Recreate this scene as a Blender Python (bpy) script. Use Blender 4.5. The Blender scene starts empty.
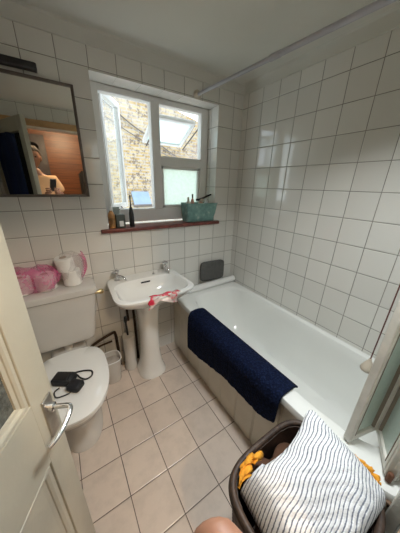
import bpy, bmesh, math, random
from mathutils import Vector, Matrix, Euler
random.seed(7)
PI = math.pi
scene = bpy.context.scene
COL = scene.collection

# ------------------------------------------------------------------ camera
cam_data = bpy.data.cameras.new('camera')
cam = bpy.data.objects.new('camera', cam_data)
COL.objects.link(cam)
_R = Vector((0.84, -0.543, 0.025)); _D = Vector((-0.175, -0.313, -0.933)); _F = Vector((0.514, 0.78, -0.358))
_F.normalize(); _R = (_R - _R.dot(_F)*_F).normalized(); _D = _F.cross(_R)
CAM = Vector((-1.4258, -1.5822, 1.4867))
cam.matrix_world = Matrix(((_R.x, -_D.x, -_F.x, CAM.x), (_R.y, -_D.y, -_F.y, CAM.y), (_R.z, -_D.z, -_F.z, CAM.z), (0, 0, 0, 1)))
cam_data.sensor_fit = 'VERTICAL'
cam_data.sensor_height = 24.0
cam_data.lens = 212.77/533*24.0
cam_data.clip_start = 0.005
cam_data.clip_end = 100
scene.camera = cam

# ------------------------------------------------------------------ light
world = bpy.data.worlds.new('sky'); scene.world = world; world.use_nodes = True
wn = world.node_tree; bg = wn.nodes['Background']
wtc = wn.nodes.new('ShaderNodeTexCoord'); wns = wn.nodes.new('ShaderNodeTexNoise'); wns.inputs['Scale'].default_value = 1.5
wr = wn.nodes.new('ShaderNodeValToRGB')
wr.color_ramp.elements[0].position = .4; wr.color_ramp.elements[0].color = (.66, .84, 1, 1)
wr.color_ramp.elements[1].position = .6; wr.color_ramp.elements[1].color = (.92, .97, 1, 1)
wn.links.new(wtc.outputs['Generated'], wns.inputs['Vector']); wn.links.new(wns.outputs['Fac'], wr.inputs['Fac']); wn.links.new(wr.outputs['Color'], bg.inputs['Color'])
bg.inputs['Strength'].default_value = 2.6

def light(name, typ, loc, energy, color, size=None, rot=None):
    d = bpy.data.lights.new(name, typ); d.energy = energy; d.color = color
    o = bpy.data.objects.new(name, d); COL.objects.link(o); o.location = loc
    if rot: o.rotation_euler = rot
    return o, d
sun, sd = light('sun', 'SUN', (0, -6, 8), 1.6, (1, .95, .86), rot=(math.radians(50), 0, math.radians(-12)))
sd.angle = .02
po, pd = light('window_portal', 'AREA', (-.70, .30, 1.62), 1.0, (1, 1, 1), rot=(math.radians(-90), 0, 0))
pd.shape = 'RECTANGLE'; pd.size = .95; pd.size_y = .95; pd.cycles.is_portal = True
hl, hd = light('hall_bulb_light', 'POINT', (-1.12, -2.30, 2.26), 42.0, (1.0, .72, .45)); hd.shadow_soft_size = .035
cl, cd = light('ceiling_fill_light', 'AREA', (-.80, -1.33, 2.145), 11.0, (.95, .99, 1.0)); cd.shape = 'DISK'; cd.size = .22; cd.spread = math.radians(125)  # added fill from an unseen lamp, brightens the bath and towel

vs = scene.view_settings
scene.display_settings.display_device = 'sRGB'
vs.view_transform = 'Standard'; vs.look = 'None'; vs.gamma = 1.0; vs.exposure = 0.08; vs.use_curve_mapping = False
scene.cycles.max_bounces = 10; scene.cycles.diffuse_bounces = 6; scene.cycles.transparent_max_bounces = 16
scene.cycles.sample_clamp_indirect = 6.0

# ------------------------------------------------------------------ materials
class NT:
    def __init__(s, name):
        s.m = bpy.data.materials.new(name); s.m.use_nodes = True
        s.t = s.m.node_tree; s.b = s.t.nodes['Principled BSDF']; s.out = s.t.nodes['Material Output']
    def n(s, typ, **k):
        x = s.t.nodes.new(typ)
        for a, v in k.items(): setattr(x, a, v)
        return x
    def l(s, a, b): s.t.links.new(a, b)
    def math(s, op, a, b=None, c=None, clamp=False):
        x = s.n('ShaderNodeMath', operation=op, use_clamp=clamp)
        for i, v in enumerate((a, b, c)):
            if v is None: continue
            if isinstance(v, (int, float)): x.inputs[i].default_value = v
            else: s.l(v, x.inputs[i])
        return x.outputs[0]
    def mix(s, f, a, b):
        x = s.n('ShaderNodeMix', data_type='RGBA')
        for i, v in ((0, f), (6, a), (7, b)):
            if isinstance(v, (int, float)): x.inputs[i].default_value = v
            elif isinstance(v, tuple): x.inputs[i].default_value = (*v, 1) if len(v) == 3 else v
            else: s.l(v, x.inputs[i])
        return x.outputs[2]
    def noise(s, scale, detail=3, rough=.5, vec=None, coord='Object'):
        x = s.n('ShaderNodeTexNoise'); x.inputs['Scale'].default_value = scale; x.inputs['Detail'].default_value = detail
        x.inputs['Roughness'].default_value = rough
        if vec is None:
            if not hasattr(s, 'tc'): s.tc = s.n('ShaderNodeTexCoord')
            vec = s.tc.outputs[coord]
        s.l(vec, x.inputs['Vector']); return x.outputs['Fac']
    def ramp(s, f, stops):
        x = s.n('ShaderNodeValToRGB'); e = x.color_ramp.elements
        while len(e) < len(stops): e.new(.5)
        for i, (p, c) in enumerate(stops): e[i].position = p; e[i].color = (*c, 1)
        s.l(f, x.inputs['Fac']); return x.outputs['Color']
    def bump(s, h, dist=.002, strength=1.0):
        x = s.n('ShaderNodeBump'); x.inputs['Distance'].default_value = dist; x.inputs['Strength'].default_value = strength
        s.l(h, x.inputs['Height']); s.l(x.outputs[0], s.b.inputs['Normal'])

def mat(name, col, rough=.5, metal=0, var=.06, scale=8, bump=0, bscale=60, coat=0, **k):
    t = NT(name); c = col
    f = t.noise(scale)
    d = tuple(max(0, x*(1-var)) for x in c); u = tuple(min(1, x*(1+var)) for x in c)
    t.l(t.ramp(f, [(.35, d), (.65, u)]), t.b.inputs['Base Color'])
    t.b.inputs['Roughness'].default_value = rough; t.b.inputs['Metallic'].default_value = metal
    if coat: t.b.inputs['Coat Weight'].default_value = coat; t.b.inputs['Coat Roughness'].default_value = .08
    if bump: t.bump(t.noise(bscale, 4), bump)
    for a, v in k.items(): t.b.inputs[a.replace('_', ' ')].default_value = v
    return t.m

def tile_mat(name, ax, size, off, col, grout, gw=.0032, rough=.07, var=.04, fade=None, stain=0, bumpd=.0015):
    """square tiles laid on the real grid; ax = which object axes run across / up the surface"""
    t = NT(name); t.tc = t.n('ShaderNodeTexCoord')
    sp = t.n('ShaderNodeSeparateXYZ'); t.l(t.tc.outputs['Object'], sp.inputs[0])
    d, cell = [], []
    for i in (0, 1):
        q = t.math('DIVIDE', t.math('SUBTRACT', sp.outputs[ax[i]], off[i]), size[i])
        fr = t.math('FRACT', q); e = t.math('MINIMUM', fr, t.math('SUBTRACT', 1.0, fr))
        d.append(t.math('MULTIPLY', e, size[i])); cell.append(t.math('FLOOR', q))
    dist = t.math('MINIMUM', d[0], d[1])
    mr = t.n('ShaderNodeMapRange'); t.l(dist, mr.inputs[0])
    mr.inputs[1].default_value = gw*.35; mr.inputs[2].default_value = gw*.65; g = mr.outputs[0]
    mb = t.n('ShaderNodeMapRange'); mb.interpolation_type = 'SMOOTHSTEP'; t.l(dist, mb.inputs[0])
    mb.inputs[1].default_value = gw*.3; mb.inputs[2].default_value = gw*1.8
    cv = t.n('ShaderNodeCombineXYZ'); t.l(cell[0], cv.inputs[0]); t.l(cell[1], cv.inputs[1])
    wnz = t.n('ShaderNodeTexWhiteNoise', noise_dimensions='2D'); t.l(cv.outputs[0], wnz.inputs['Vector'])
    dk = tuple(x*(1-var) for x in col); lt = tuple(min(1, x*(1+var)) for x in col)
    c = t.mix(wnz.outputs['Value'], dk, lt)
    if stain:
        st = t.noise(9, 6, .65)
        c = t.mix(t.math('MULTIPLY', t.ramp(st, [(.45, (0, 0, 0)), (.75, (1, 1, 1))]), stain), c, tuple(x*.55 for x in col))
    gc = grout
    gn = t.ramp(t.noise(5, 3), [(.35, tuple(x*.75 for x in gc)), (.65, tuple(min(1, x*1.5) for x in gc))])
    t.l(t.mix(g, gn, c), t.b.inputs['Base Color'])
    rr = t.math('ADD', t.math('MULTIPLY', t.math('SUBTRACT', 1.0, g), .6), rough)
    t.l(rr, t.b.inputs['Roughness'])
    t.b.inputs['Specular IOR Level'].default_value = .85 if rough < .1 else .5
    tilt = t.math('MULTIPLY', t.noise(3.0, 1), .6)
    t.bump(t.math('ADD', mb.outputs[0], tilt), bumpd)
    return t.m

TW = (0.1502, 0.15); RW = (0.1505, 0.15)
WT = (.70, .69, .645); GR = (.16, .15, .125)
M = {}
M['tile_back'] = tile_mat('glazed_wall_tile', (0, 2), TW, (-.0983, 2.0735), WT, GR)
M['tile_side'] = tile_mat('glazed_side_tile', (1, 2), RW, (-.2092, 2.0735), WT, GR)
M['tile_head'] = tile_mat('glazed_reveal_tile', (0, 1), TW, (-.0983, .0), WT, (.45, .44, .4))
M['floor'] = tile_mat('floor_tile', (0, 1), (.2036, .2034), (-.7578, -.3033), (.62, .52, .44), (.07, .05, .04), gw=.0036, rough=.28, var=.07, stain=.42)
M['paint'] = mat('painted_plaster', (.62, .615, .565), .55, var=.03, scale=3, bump=.002, bscale=12)
M['ceiling'] = mat('ceiling_paint', (.66, .66, .61), .6, var=.03, scale=2, bump=.003, bscale=5)
M['ceramic'] = mat('white_ceramic', (.80, .80, .77), .12, var=.015, scale=3, coat=.5)
M['ceramic_dim'] = mat('dim_white_ceramic', (.62, .60, .56), .2, var=.03, scale=4, coat=.3)  # darker copy of the white ceramic; the dim corner's shade put into its colour
M['acrylic'] = mat('bath_enamel', (.78, .79, .76), .16, var=.02, scale=3, coat=.4)
M['upvc'] = mat('white_window_plastic', (.80, .80, .78), .3, var=.02)
M['chrome'] = mat('chrome', (.75, .75, .76), .12, 1, var=.05)
M['nickel'] = mat('brushed_nickel', (.50, .47, .42), .35, .85, var=.12, scale=30)
M['railplastic'] = mat('backlit_white_plastic', (.40, .40, .44), .35, var=.04)  # white plastic greyed, its backlit shade put into the colour
M['brass'] = mat('worn_brass', (.62, .50, .28), .3, 1, var=.15, scale=30)
M['doorpaint'] = mat('cream_gloss_paint', (.52, .49, .395), .32, var=.035, scale=6, bump=.0008, bscale=40)
M['trimpaint'] = mat('trim_cream_paint', (.74, .72, .65), .35, var=.08, scale=18, bump=.001, bscale=40)
M['black'] = mat('black_plastic', (.012, .012, .013), .35, var=.2)
M['blacksoft'] = mat('black_nylon', (.010, .011, .014), .6, var=.3, scale=60, bump=.001, bscale=400)
M['lens'] = mat('dark_lens_glass', (.01, .01, .015), .05)
M['pipe'] = mat('tarnished_copper_pipe', (.07, .045, .03), .45, .7, var=.3, scale=25)
M['sill'] = mat('dark_red_stained_wood', (.17, .045, .035), .35, var=.35, scale=25)
M['cord'] = mat('brown_cord', (.12, .04, .03), .7)
M['cream'] = mat('aged_cream_plastic', (.60, .55, .45), .4, var=.06, scale=30)
M['greypad'] = mat('dark_grey_foam', (.085, .085, .08), .7, var=.12, scale=40, bump=.002, bscale=120)
M['yellowcloth'] = mat('mustard_cloth', (.80, .36, .03), .9, var=.15, scale=30, bump=.002, bscale=150)
M['mirror'] = mat('mirror_silver', (.80, .82, .80), .015, 1, var=.01)
M['dframe'] = mat('grey_brown_frame', (.13, .11, .095), .4, .3, var=.15)
M['skin'] = mat('skin', (.40, .20, .125), .5, var=.06, scale=20, Subsurface_Weight=.08)
M['shirt'] = mat('peach_shirt', (.80, .47, .24), .9, var=.06)
M['hair'] = mat('dark_hair', (.035, .018, .01), .7, var=.3, scale=60)
M['jeans'] = mat('dark_trousers', (.03, .035, .06), .9)
M['teal'] = None
M['pinkfilm'] = None
def t_wicker():
    t = NT('dark_wicker'); f = t.noise(60, 4)
    t.l(t.ramp(f, [(.3, (.018, .010, .007)), (.7, (.075, .045, .03))]), t.b.inputs['Base Color']); t.b.inputs['Roughness'].default_value = .55
    return t.m
M['wicker'] = t_wicker()
def t_teal():
    t = NT('teal_marbled_plastic'); f = t.noise(28, 5, .6)
    t.l(t.ramp(f, [(.3, (.13, .27, .25)), (.6, (.22, .40, .37)), (.75, (.5, .62, .58))]), t.b.inputs['Base Color']); t.b.inputs['Roughness'].default_value = .5
    return t.m
M['teal'] = t_teal()
def t_film(name, col, alpha):
    t = NT(name); t.b.inputs['Base Color'].default_value = (*col, 1); t.b.inputs['Roughness'].default_value = .15
    f = t.noise(22, 4); t.l(t.math('ADD', t.math('MULTIPLY', f, .45), alpha, clamp=True), t.b.inputs['Alpha'])
    t.bump(t.noise(45, 4, .7), .008); return t.m
M['pinkfilm'] = t_film('pink_film', (.80, .18, .38), .20)
M['clearfilm'] = t_film('clear_film', (.80, .72, .72), -.02)
def t_packet():
    t = NT('red_printed_film'); f = t.noise(16, 2)
    t.l(t.ramp(f, [(.40, (.62, .03, .07)), (.47, (.70, .06, .10)), (.54, (.62, .47, .44)), (.7, (.74, .66, .62))]), t.b.inputs['Base Color'])
    t.b.inputs['Roughness'].default_value = .25; t.bump(t.noise(60, 3), .004); return t.m
M['packet'] = t_packet()
def t_navy():
    t = NT('navy_chenille'); f = t.noise(180, 3)
    v = t.n('ShaderNodeTexVoronoi'); v.inputs['Scale'].default_value = 90; t.l(t.tc.outputs['Object'], v.inputs['Vector'])
    t.l(t.ramp(v.outputs['Distance'], [(.0, (.010, .020, .065)), (.6, (.002, .005, .020))]), t.b.inputs['Base Color'])
    t.b.inputs['Roughness'].default_value = .95; t.b.inputs['Specular IOR Level'].default_value = .15
    t.bump(t.math('SUBTRACT', f, v.outputs['Distance']), .006); return t.m
M['navy'] = t_navy()
def t_stripe():
    t = NT('striped_towelling'); t.tc = t.n('ShaderNodeTexCoord')
    sp = t.n('ShaderNodeSeparateXYZ'); t.l(t.tc.outputs['UV'], sp.inputs[0])
    nz = t.noise(60, 3, vec=t.tc.outputs['Object'])
    fr = t.math('FRACT', t.math('ADD', sp.outputs[1], t.math('MULTIPLY', nz, .25)))
    e = t.math('MINIMUM', fr, t.math('SUBTRACT', 1.0, fr))
    brk = t.noise(150, 2, vec=t.tc.outputs['Object'])
    e2 = t.math('ADD', e, t.math('MULTIPLY', t.math('SUBTRACT', brk, .5), .22))
    t.l(t.ramp(e2, [(.07, (.12, .14, .19)), (.19, (.84, .85, .87))]), t.b.inputs['Base Color'])
    t.b.inputs['Roughness'].default_value = .95; t.bump(t.noise(260, 3, vec=t.tc.outputs['Object']), .003); return t.m
M['stripe'] = t_stripe()
def t_wood():
    t = NT('orange_pine_boards'); t.tc = t.n('ShaderNodeTexCoord')
    mp = t.n('ShaderNodeMapping'); mp.inputs['Scale'].default_value = (1.2, 1, 14); t.l(t.tc.outputs['Object'], mp.inputs[0])
    f = t.noise(2.2, 5, .6, vec=mp.outputs[0])
    sp = t.n('ShaderNodeSeparateXYZ'); t.l(t.tc.outputs['Object'], sp.inputs[0])
    fr = t.math('FRACT', t.math('DIVIDE', sp.outputs[2], .085)); g = t.math('GREATER_THAN', fr, .06)
    c = t.ramp(f, [(.3, (.09, .026, .008)), (.7, (.22, .07, .02))])
    t.l(t.mix(g, (.04, .015, .006), c), t.b.inputs['Base Color']); t.b.inputs['Roughness'].default_value = .4; return t.m
M['boards'] = t_wood()
M['lintelwood'] = mat('light_pine', (.50, .30, .14), .4, var=.15, scale=12)
def t_brick():
    t = NT('yellow_stock_brick'); t.tc = t.n('ShaderNodeTexCoord')
    mp = t.n('ShaderNodeMapping'); mp.inputs['Rotation'].default_value = (PI/2, 0, 0); t.l(t.tc.outputs['Object'], mp.inputs[0])
    b = t.n('ShaderNodeTexBrick'); t.l(mp.outputs[0], b.inputs['Vector'])
    b.inputs['Scale'].default_value = 1.0; b.inputs['Brick Width'].default_value = .19; b.inputs['Row Height'].default_value = .058
    b.inputs['Mortar Size'].default_value = .010; b.inputs['Color1'].default_value = (.38, .265, .11, 1); b.inputs['Color2'].default_value = (.46, .37, .22, 1)
    b.inputs['Mortar'].default_value = (.38, .34, .29, 1); b.inputs['Bias'].default_value = -.1
    f = t.noise(14, 6, .8); c = t.mix(t.ramp(f, [(.50, (0, 0, 0)), (.60, (.95, .95, .95))]), b.outputs['Color'], (.13, .10, .08))
    f2 = t.noise(1.3, 3); c = t.mix(t.ramp(f2, [(.5, (0, 0, 0)), (.7, (.5, .5, .5))]), c, (.48, .45, .40))
    t.l(c, t.b.inputs['Base Color']); t.b.inputs['Roughness'].default_value = .9; return t.m
M['brick'] = t_brick()
def t_frost(name, col, tr, rough=.5):
    t = NT(name); t.t.nodes.remove(t.b)
    d = t.n('ShaderNodeBsdfTranslucent'); d.inputs[0].default_value = (*col, 1)
    x = t.n('ShaderNodeBsdfTransparent'); x.inputs[0].default_value = (*col, 1)
    m = t.n('ShaderNodeMixShader'); f = t.noise(40, 3)
    t.l(t.math('ADD', t.math('MULTIPLY', f, .3), tr, clamp=True), m.inputs[0]); t.l(d.outputs[0], m.inputs[1]); t.l(x.outputs[0], m.inputs[2])
    g = t.n('ShaderNodeBsdfGlossy'); g.inputs['Roughness'].default_value = rough*.4; fr = t.n('ShaderNodeFresnel'); ge = t.n('ShaderNodeNewGeometry'); ff = t.math('MULTIPLY', fr.outputs[0], t.math('SUBTRACT', 1.0, ge.outputs['Backfacing']))
    m2 = t.n('ShaderNodeMixShader'); t.l(ff, m2.inputs[0]); t.l(m.outputs[0], m2.inputs[1]); t.l(g.outputs[0], m2.inputs[2])
    t.l(m2.outputs[0], t.out.inputs[0]); return t.m
M['frost'] = t_frost('frosted_glass', (.88, .97, .94), .10)
M['clear'] = t_frost('clear_glass', (.97, .99, .98), .85, .1)
def t_screen():
    t = NT('green_tinted_screen_glass'); t.t.nodes.remove(t.b)
    d = t.n('ShaderNodeBsdfDiffuse'); d.inputs[0].default_value = (.66, .76, .70, 1)
    x = t.n('ShaderNodeBsdfTransparent'); x.inputs[0].default_value = (.86, .95, .90, 1)
    m = t.n('ShaderNodeMixShader'); t.l(t.math('ADD', t.math('MULTIPLY', t.noise(90, 2), .15), .12), m.inputs[0]); t.l(d.outputs[0], m.inputs[1]); t.l(x.outputs[0], m.inputs[2])
    g = t.n('ShaderNodeBsdfGlossy'); g.inputs['Roughness'].default_value = .15; fr = t.n('ShaderNodeFresnel'); ge = t.n('ShaderNodeNewGeometry'); ff = t.math('MULTIPLY', fr.outputs[0], t.math('SUBTRACT', 1.0, ge.outputs['Backfacing']))
    m2 = t.n('ShaderNodeMixShader'); t.l(ff, m2.inputs[0]); t.l(m.outputs[0], m2.inputs[1]); t.l(g.outputs[0], m2.inputs[2])
    t.l(m2.outputs[0], t.out.inputs[0]); return t.m
M['screenglass'] = t_screen()
def t_obscure():
    t = NT('dark_obscure_glass'); f = t.noise(55, 5, .7)
    t.l(t.ramp(f, [(.3, (.05, .055, .05)), (.7, (.16, .17, .155))]), t.b.inputs['Base Color']); t.b.inputs['Roughness'].default_value = .12
    t.bump(t.noise(70, 3, .6), .006); return t.m
M['obscure'] = t_obscure()
def t_panel():
    t = NT('bath_panel_boards'); t.tc = t.n('ShaderNodeTexCoord')
    f = t.noise(3, 4); t.l(t.ramp(f, [(.3, (.60, .555, .46)), (.7, (.69, .65, .56))]), t.b.inputs['Base Color'])
    t.b.inputs['Roughness'].default_value = .22; t.bump(t.noise(6, 2), .006); return t.m
M['panel'] = t_panel()

# ------------------------------------------------------------------ mesh helpers
def bm_box(bm, x0, x1, y0, y1, z0, z1, bev=0, mtx=None, mi=0):
    b = bmesh.new(); bmesh.ops.create_cube(b, size=1)
    for v in b.verts: v.co = Vector(((x0+x1)/2+v.co.x*(x1-x0), (y0+y1)/2+v.co.y*(y1-y0), (z0+z1)/2+v.co.z*(z1-z0)))
    if bev: bmesh.ops.bevel(b, geom=b.edges[:], offset=bev, segments=3, profile=.5, affect='EDGES')
    return merge(bm, b, mtx, mi)
def merge(bm, b, mtx=None, mi=0):
    b.normal_update(); vm = {}
    for v in b.verts: vm[v] = bm.verts.new(mtx @ v.co if mtx else v.co)
    for f in b.faces:
        try: nf = bm.faces.new([vm[v] for v in f.verts])
        except ValueError: continue
        nf.material_index = mi; nf.smooth = f.smooth
    b.free(); return bm
def ring_pts(cx, cy, hx, hy, z, n=2.0, N=48, ph=0):
    out = []
    for i in range(N):
        a = 2*PI*i/N+ph; c, s = math.cos(a), math.sin(a)
        out.append(Vector((cx+hx*math.copysign(abs(c)**(2/n), c), cy+hy*math.copysign(abs(s)**(2/n), s), z)))
    return out
def loft(bm, rings, cap0=True, cap1=True, mtx=None, closed=True):
    vs_ = [[bm.verts.new(mtx @ p if mtx else p) for p in r] for r in rings]; N = len(vs_[0])
    for a, b in zip(vs_, vs_[1:]):
        for i in range(N if closed else N-1):
            j = (i+1) % N; f = bm.faces.new((a[i], a[j], b[j], b[i])); f.smooth = True
    if cap0: f = bm.faces.new(list(reversed(vs_[0]))); f.smooth = True
    if cap1: f = bm.faces.new(vs_[-1]); f.smooth = True
    return vs_
def tube(bm, pts, r, N=12, closed=False, caps=True):
    pts = [Vector(p) for p in pts]; n = len(pts); rr = r if isinstance(r, (list, tuple)) else [r]*n
    rings = []; up = None
    for i, p in enumerate(pts):
        if closed: t = (pts[(i+1) % n]-pts[i-1])
        else: t = (pts[min(i+1, n-1)]-pts[max(i-1, 0)])
        t.normalize()
        if up is None: up = Vector((0, 0, 1)) if abs(t.z) < .9 else Vector((1, 0, 0))
        a = t.cross(up)
        if a.length < 1e-4: a = t.cross(Vector((1, .3, 0)))
        a.normalize(); b = t.cross(a).normalized(); up = -b if False else (a.cross(t)).normalized()
        rings.append([p+a*math.cos(2*PI*k/N)*rr[i]+b*math.sin(2*PI*k/N)*rr[i] for k in range(N)])
    if closed: rings.append(rings[0]); caps = False
    loft(bm, rings, caps, caps); return bm
def lathe(bm, prof, c=(0, 0, 0), N=32, mtx=None):
    """prof = (radius, height) from bottom to top"""
    loft(bm, [[Vector((c[0]+max(r, 1e-4)*math.cos(2*PI*i/N), c[1]+max(r, 1e-4)*math.sin(2*PI*i/N), c[2]+z)) for i in range(N)] for r, z in prof], True, True, mtx)
    return bm
def smooth_path(pts, k=6):
    pts = [Vector(p) for p in pts]; P = [pts[0]]+pts+[pts[-1]]; out = []
    for i in range(1, len(P)-2):
        for j in range(k):
            t = j/k; a, b, c, d = P[i-1], P[i], P[i+1], P[i+2]
            out.append(.5*((2*b)+(-a+c)*t+(2*a-5*b+4*c-d)*t*t+(-a+3*b-3*c+d)*t**3))
    out.append(pts[-1]); return out
def obj(name, bm, m, parent=None, world_space=True, sharp=38):
    bm.normal_update()
    try: bmesh.ops.recalc_face_normals(bm, faces=bm.faces[:])
    except Exception: pass
    for e in bm.edges:
        if len(e.link_faces) == 2:
            if e.calc_face_angle(0) > math.radians(sharp): e.smooth = False
    for f in bm.faces: f.smooth = True
    me = bpy.data.meshes.new(name); bm.to_mesh(me); bm.free()
    for x in (m if isinstance(m, (list, tuple)) else [m]): me.materials.append(x)
    o = bpy.data.objects.new(name, me); COL.objects.link(o)
    if parent:
        o.parent = parent
        if world_space:
            wm = parent_world(parent)
            me.transform(wm.inverted())
    return o
def parent_world(p):
    m = Matrix.LocRotScale(p.location, p.rotation_euler, p.scale)
    return parent_world(p.parent) @ m if p.parent else m
def tag(o, label, cat, group=None, kind=None):
    o['label'] = label; o['category'] = cat
    if group: o['group'] = group
    if kind: o['kind'] = kind
    return o
def thing(name, label, cat, loc=(0, 0, 0), rz=0, group=None):
    o = bpy.data.objects.new(name, None); o.empty_display_size = .05; COL.objects.link(o)
    o.location = loc; o.rotation_euler = (0, 0, rz); return tag(o, label, cat, group)
def B(): return bmesh.new()
def struct(name, bm, m, label=None):
    o = obj(name, bm, m); o['kind'] = 'structure'
    if label: o['label'] = label
    return o
def set_mi(o, fn):
    for p in o.data.polygons: p.material_index = fn(p)

# ------------------------------------------------------------------ structure
XL, YF, ZC = -1.95, -1.65, 2.235
DX0, DX1, DZ = -1.875, -1.02, 2.03         # doorway
b = B(); bm_box(b, XL-.1, .1, YF-.12, .27, -.08, 0); struct('floor', b, M['floor'])
b = B(); bm_box(b, XL-.1, .1, YF-.12, .27, ZC, ZC+.08); struct('ceiling', b, M['ceiling'])
WX0, WX1, WZ0, WZ1, WD = -1.152, -.248, 1.175, 2.062, .25
b = B()
bm_box(b, XL-.1, WX0, 0, WD, 0, ZC); bm_box(b, WX1, .1, 0, WD, 0, ZC)
bm_box(b, WX0, WX1, 0, WD, 0, WZ0); bm_box(b, WX0, WX1, 0, WD, WZ1, ZC)
o = struct('wall_back', b, [M['tile_back'], M['tile_side'], M['tile_head'], M['paint']], 'white tiled wall around the window')
set_mi(o, lambda p: 1 if abs(p.normal.x) > .5 else 2 if abs(p.normal.z) > .5 else 0)
b = B(); bm_box(b, 0, .1, YF, 0, 0, ZC); struct('wall_right', b, M['tile_side'])
b = B(); bm_box(b, XL-.1, XL, YF, 0, 0, ZC); struct('wall_left', b, M['tile_side'])
b = B()
bm_box(b, XL-.1, DX0, YF-.10, YF, 0, ZC); bm_box(b, DX1, .1, YF-.10, YF, 0, ZC); bm_box(b, DX0, DX1, YF-.10, YF, DZ, ZC)
struct('wall_front', b, M['tile_back'])
# painted plaster band above the tiles, rounded into the ceiling
b = B()
def cove(b, p0, p1, inward):
    prof = [(0, 2.168), (.006, 2.170), (.007, 2.19), (.010, 2.215), (.016, 2.228), (.03, 2.2349), (0, 2.2349)]
    d = Vector(inward); vs_ = []
    for p in (p0, p1):
        vs_.append([b.verts.new(Vector((p[0], p[1], 0))+d*o_+Vector((0, 0, z))) for o_, z in prof])
    for i in range(len(prof)-1): b.faces.new((vs_[0][i], vs_[1][i], vs_[1][i+1], vs_[0][i+1]))
    b.faces.new(vs_[0]); b.faces.new(list(reversed(vs_[1])))
cove(b, (XL, -.0005), (-.0005, -.0005), (0, -1, 0)); struct('trim_1', b, M['paint'], 'painted plaster band above the tiles on the window wall')
b = B(); cove(b, (-.0005, 0), (-.0005, YF), (-1, 0, 0)); struct('trim_2', b, M['paint'], 'painted plaster band above the tiles on the bath wall')
# hall beyond the doorway
b = B(); bm_box(b, -2.8, .3, -3.5, YF-.12, -.08, -.001); struct('floor_hall', b, M['boards'])
b = B(); bm_box(b, -2.8, .3, -3.5, YF-.12, 2.40, 2.48); struct('ceiling_hall', b, M['ceiling'])
b = B(); bm_box(b, -2.8, .3, -3.45, -3.35, 0, 2.4); struct('wall_hall_back', b, M['boards'])
b = B(); bm_box(b, -2.8, -2.7, -3.35, YF-.10, 0, 2.4); struct('wall_hall_left', b, M['boards'])
b = B(); bm_box(b, .2, .3, -3.35, YF-.10, 0, 2.4); struct('wall_hall_right', b, M['boards'])
b = B(); bm_box(b, -2.7, XL-.1, YF-.12, YF-.10, 0, 2.4); bm_box(b, XL-.1, .2, YF-.12, YF-.10, ZC, 2.4); bm_box(b, -2.7, XL-.1, YF-.1, YF, 0, 2.4)
struct('wall_hall_front', b, M['paint'])
# door casing
b = B()
bm_box(b, DX1, DX1+.065, YF-.001, YF+.018, 0, DZ+.06, .004); bm_box(b, DX0-.06, DX1+.065, YF-.001, YF+.018, DZ, DZ+.062, .004)
struct('trim_3', b, M['lintelwood'], 'wooden casing round the doorway')
b = B()
bm_box(b, DX1-.02, DX1, YF-.12, YF+.0005, 0, DZ, .002); bm_box(b, DX0, DX0+.015, YF-.12, YF-.05, 0, DZ, .002); bm_box(b, DX0, DX1, YF-.12, YF, DZ-.015, DZ, .002)
struct('trim_4', b, M['trimpaint'], 'cream painted door lining')

b = B(); bm_box(b, -.748, -.697, YF+.0005, YF+.030, .001, 2.05, .003)
struct('trim_6', b, M['trimpaint'], 'cream painted upright post at the near end of the bathtub')
# ------------------------------------------------------------------ window
FY0, FY1 = .135, .195
gz0, gz1, gt = 1.31, 2.03, 1.655
win = bpy.data.objects.new('window_1', None); COL.objects.link(win); win.location = (-.7, .165, WZ0); win['kind'] = 'structure'; win['label'] = 'white framed window with an open casement and an open top light'
b = B()
bm_box(b, WX0+.001, -1.090, FY0, FY1, 1.20, WZ1-.001, .006); bm_box(b, -.318, WX1-.001, FY0, FY1, 1.20, WZ1-.001, .006)
bm_box(b, -1.10, -.31, FY0, FY1, 2.022, WZ1-.001, .006); bm_box(b, -1.10, -.31, FY0+.002, FY1, 1.20, 1.30, .006)
bm_box(b, -.752, -.684, FY0-.004, FY1, 1.29, 2.03, .006); bm_box(b, -.69, -.31, FY0-.003, FY1, 1.622, 1.690, .006)
obj('window_frame', b, M['upvc'], win)
b = B()
for x0, x1, z0, z1 in ((-.684, -.318, 1.30, 1.622),):
    s = .022
    for q in ((x0, x0+s, z0, z1), (x1-s, x1, z0, z1), (x0, x1, z0, z0+s), (x0, x1, z1-s, z1)): bm_box(b, q[0], q[1], FY0+.006, FY1-.006, q[2], q[3], .003)
obj('glazing_bead', b, M['upvc'], win)
b = B(); bm_box(b, -.665, -.338, .160, .166, 1.318, 1.604); obj('frosted_pane', b, M['frost'], win)
def sash(name, W, H, mtx, parent, glass=M['clear'], sw=.045, th=.04, m=M['upvc']):
    """frame of W x H in local X-Z plane, hinged at local x=0"""
    b = B()
    for q in ((0, sw, 0, H), (W-sw, W, 0, H), (sw-.001, W-sw+.001, 0, sw), (sw-.001, W-sw+.001, H-sw, H)): bm_box(b, q[0], q[1], -th/2, th/2, q[2], q[3], .004, mtx)
    s = obj(name, b, m, parent)
    b = B(); bm_box(b, sw-.005, W-sw+.005, -.003, .003, sw-.005, H-sw+.005, 0, mtx); obj('pane', b, glass, s)
    b = B(); bm_box(b, W-.004, W+.002, th/2-.028, th/2-.010, .01, H-.01, 0, mtx); obj('seal', b, M['black'], s)
    return s
ang = math.radians(56)
cas = sash('casement', .355, .79, Matrix.Translation((-1.088, .205, 1.285)) @ Matrix.Rotation(ang, 4, 'Z'), win, sw=.042)
top_m = Matrix.Translation((-.685, .255, 1.985)) @ Matrix.Rotation(math.radians(62), 4, 'X')
s = sash('top_light', .385, .315, top_m @ Matrix.Scale(-1, 4, (0, 0, 1)), win, M['frost'], sw=.03, th=.03)
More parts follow.
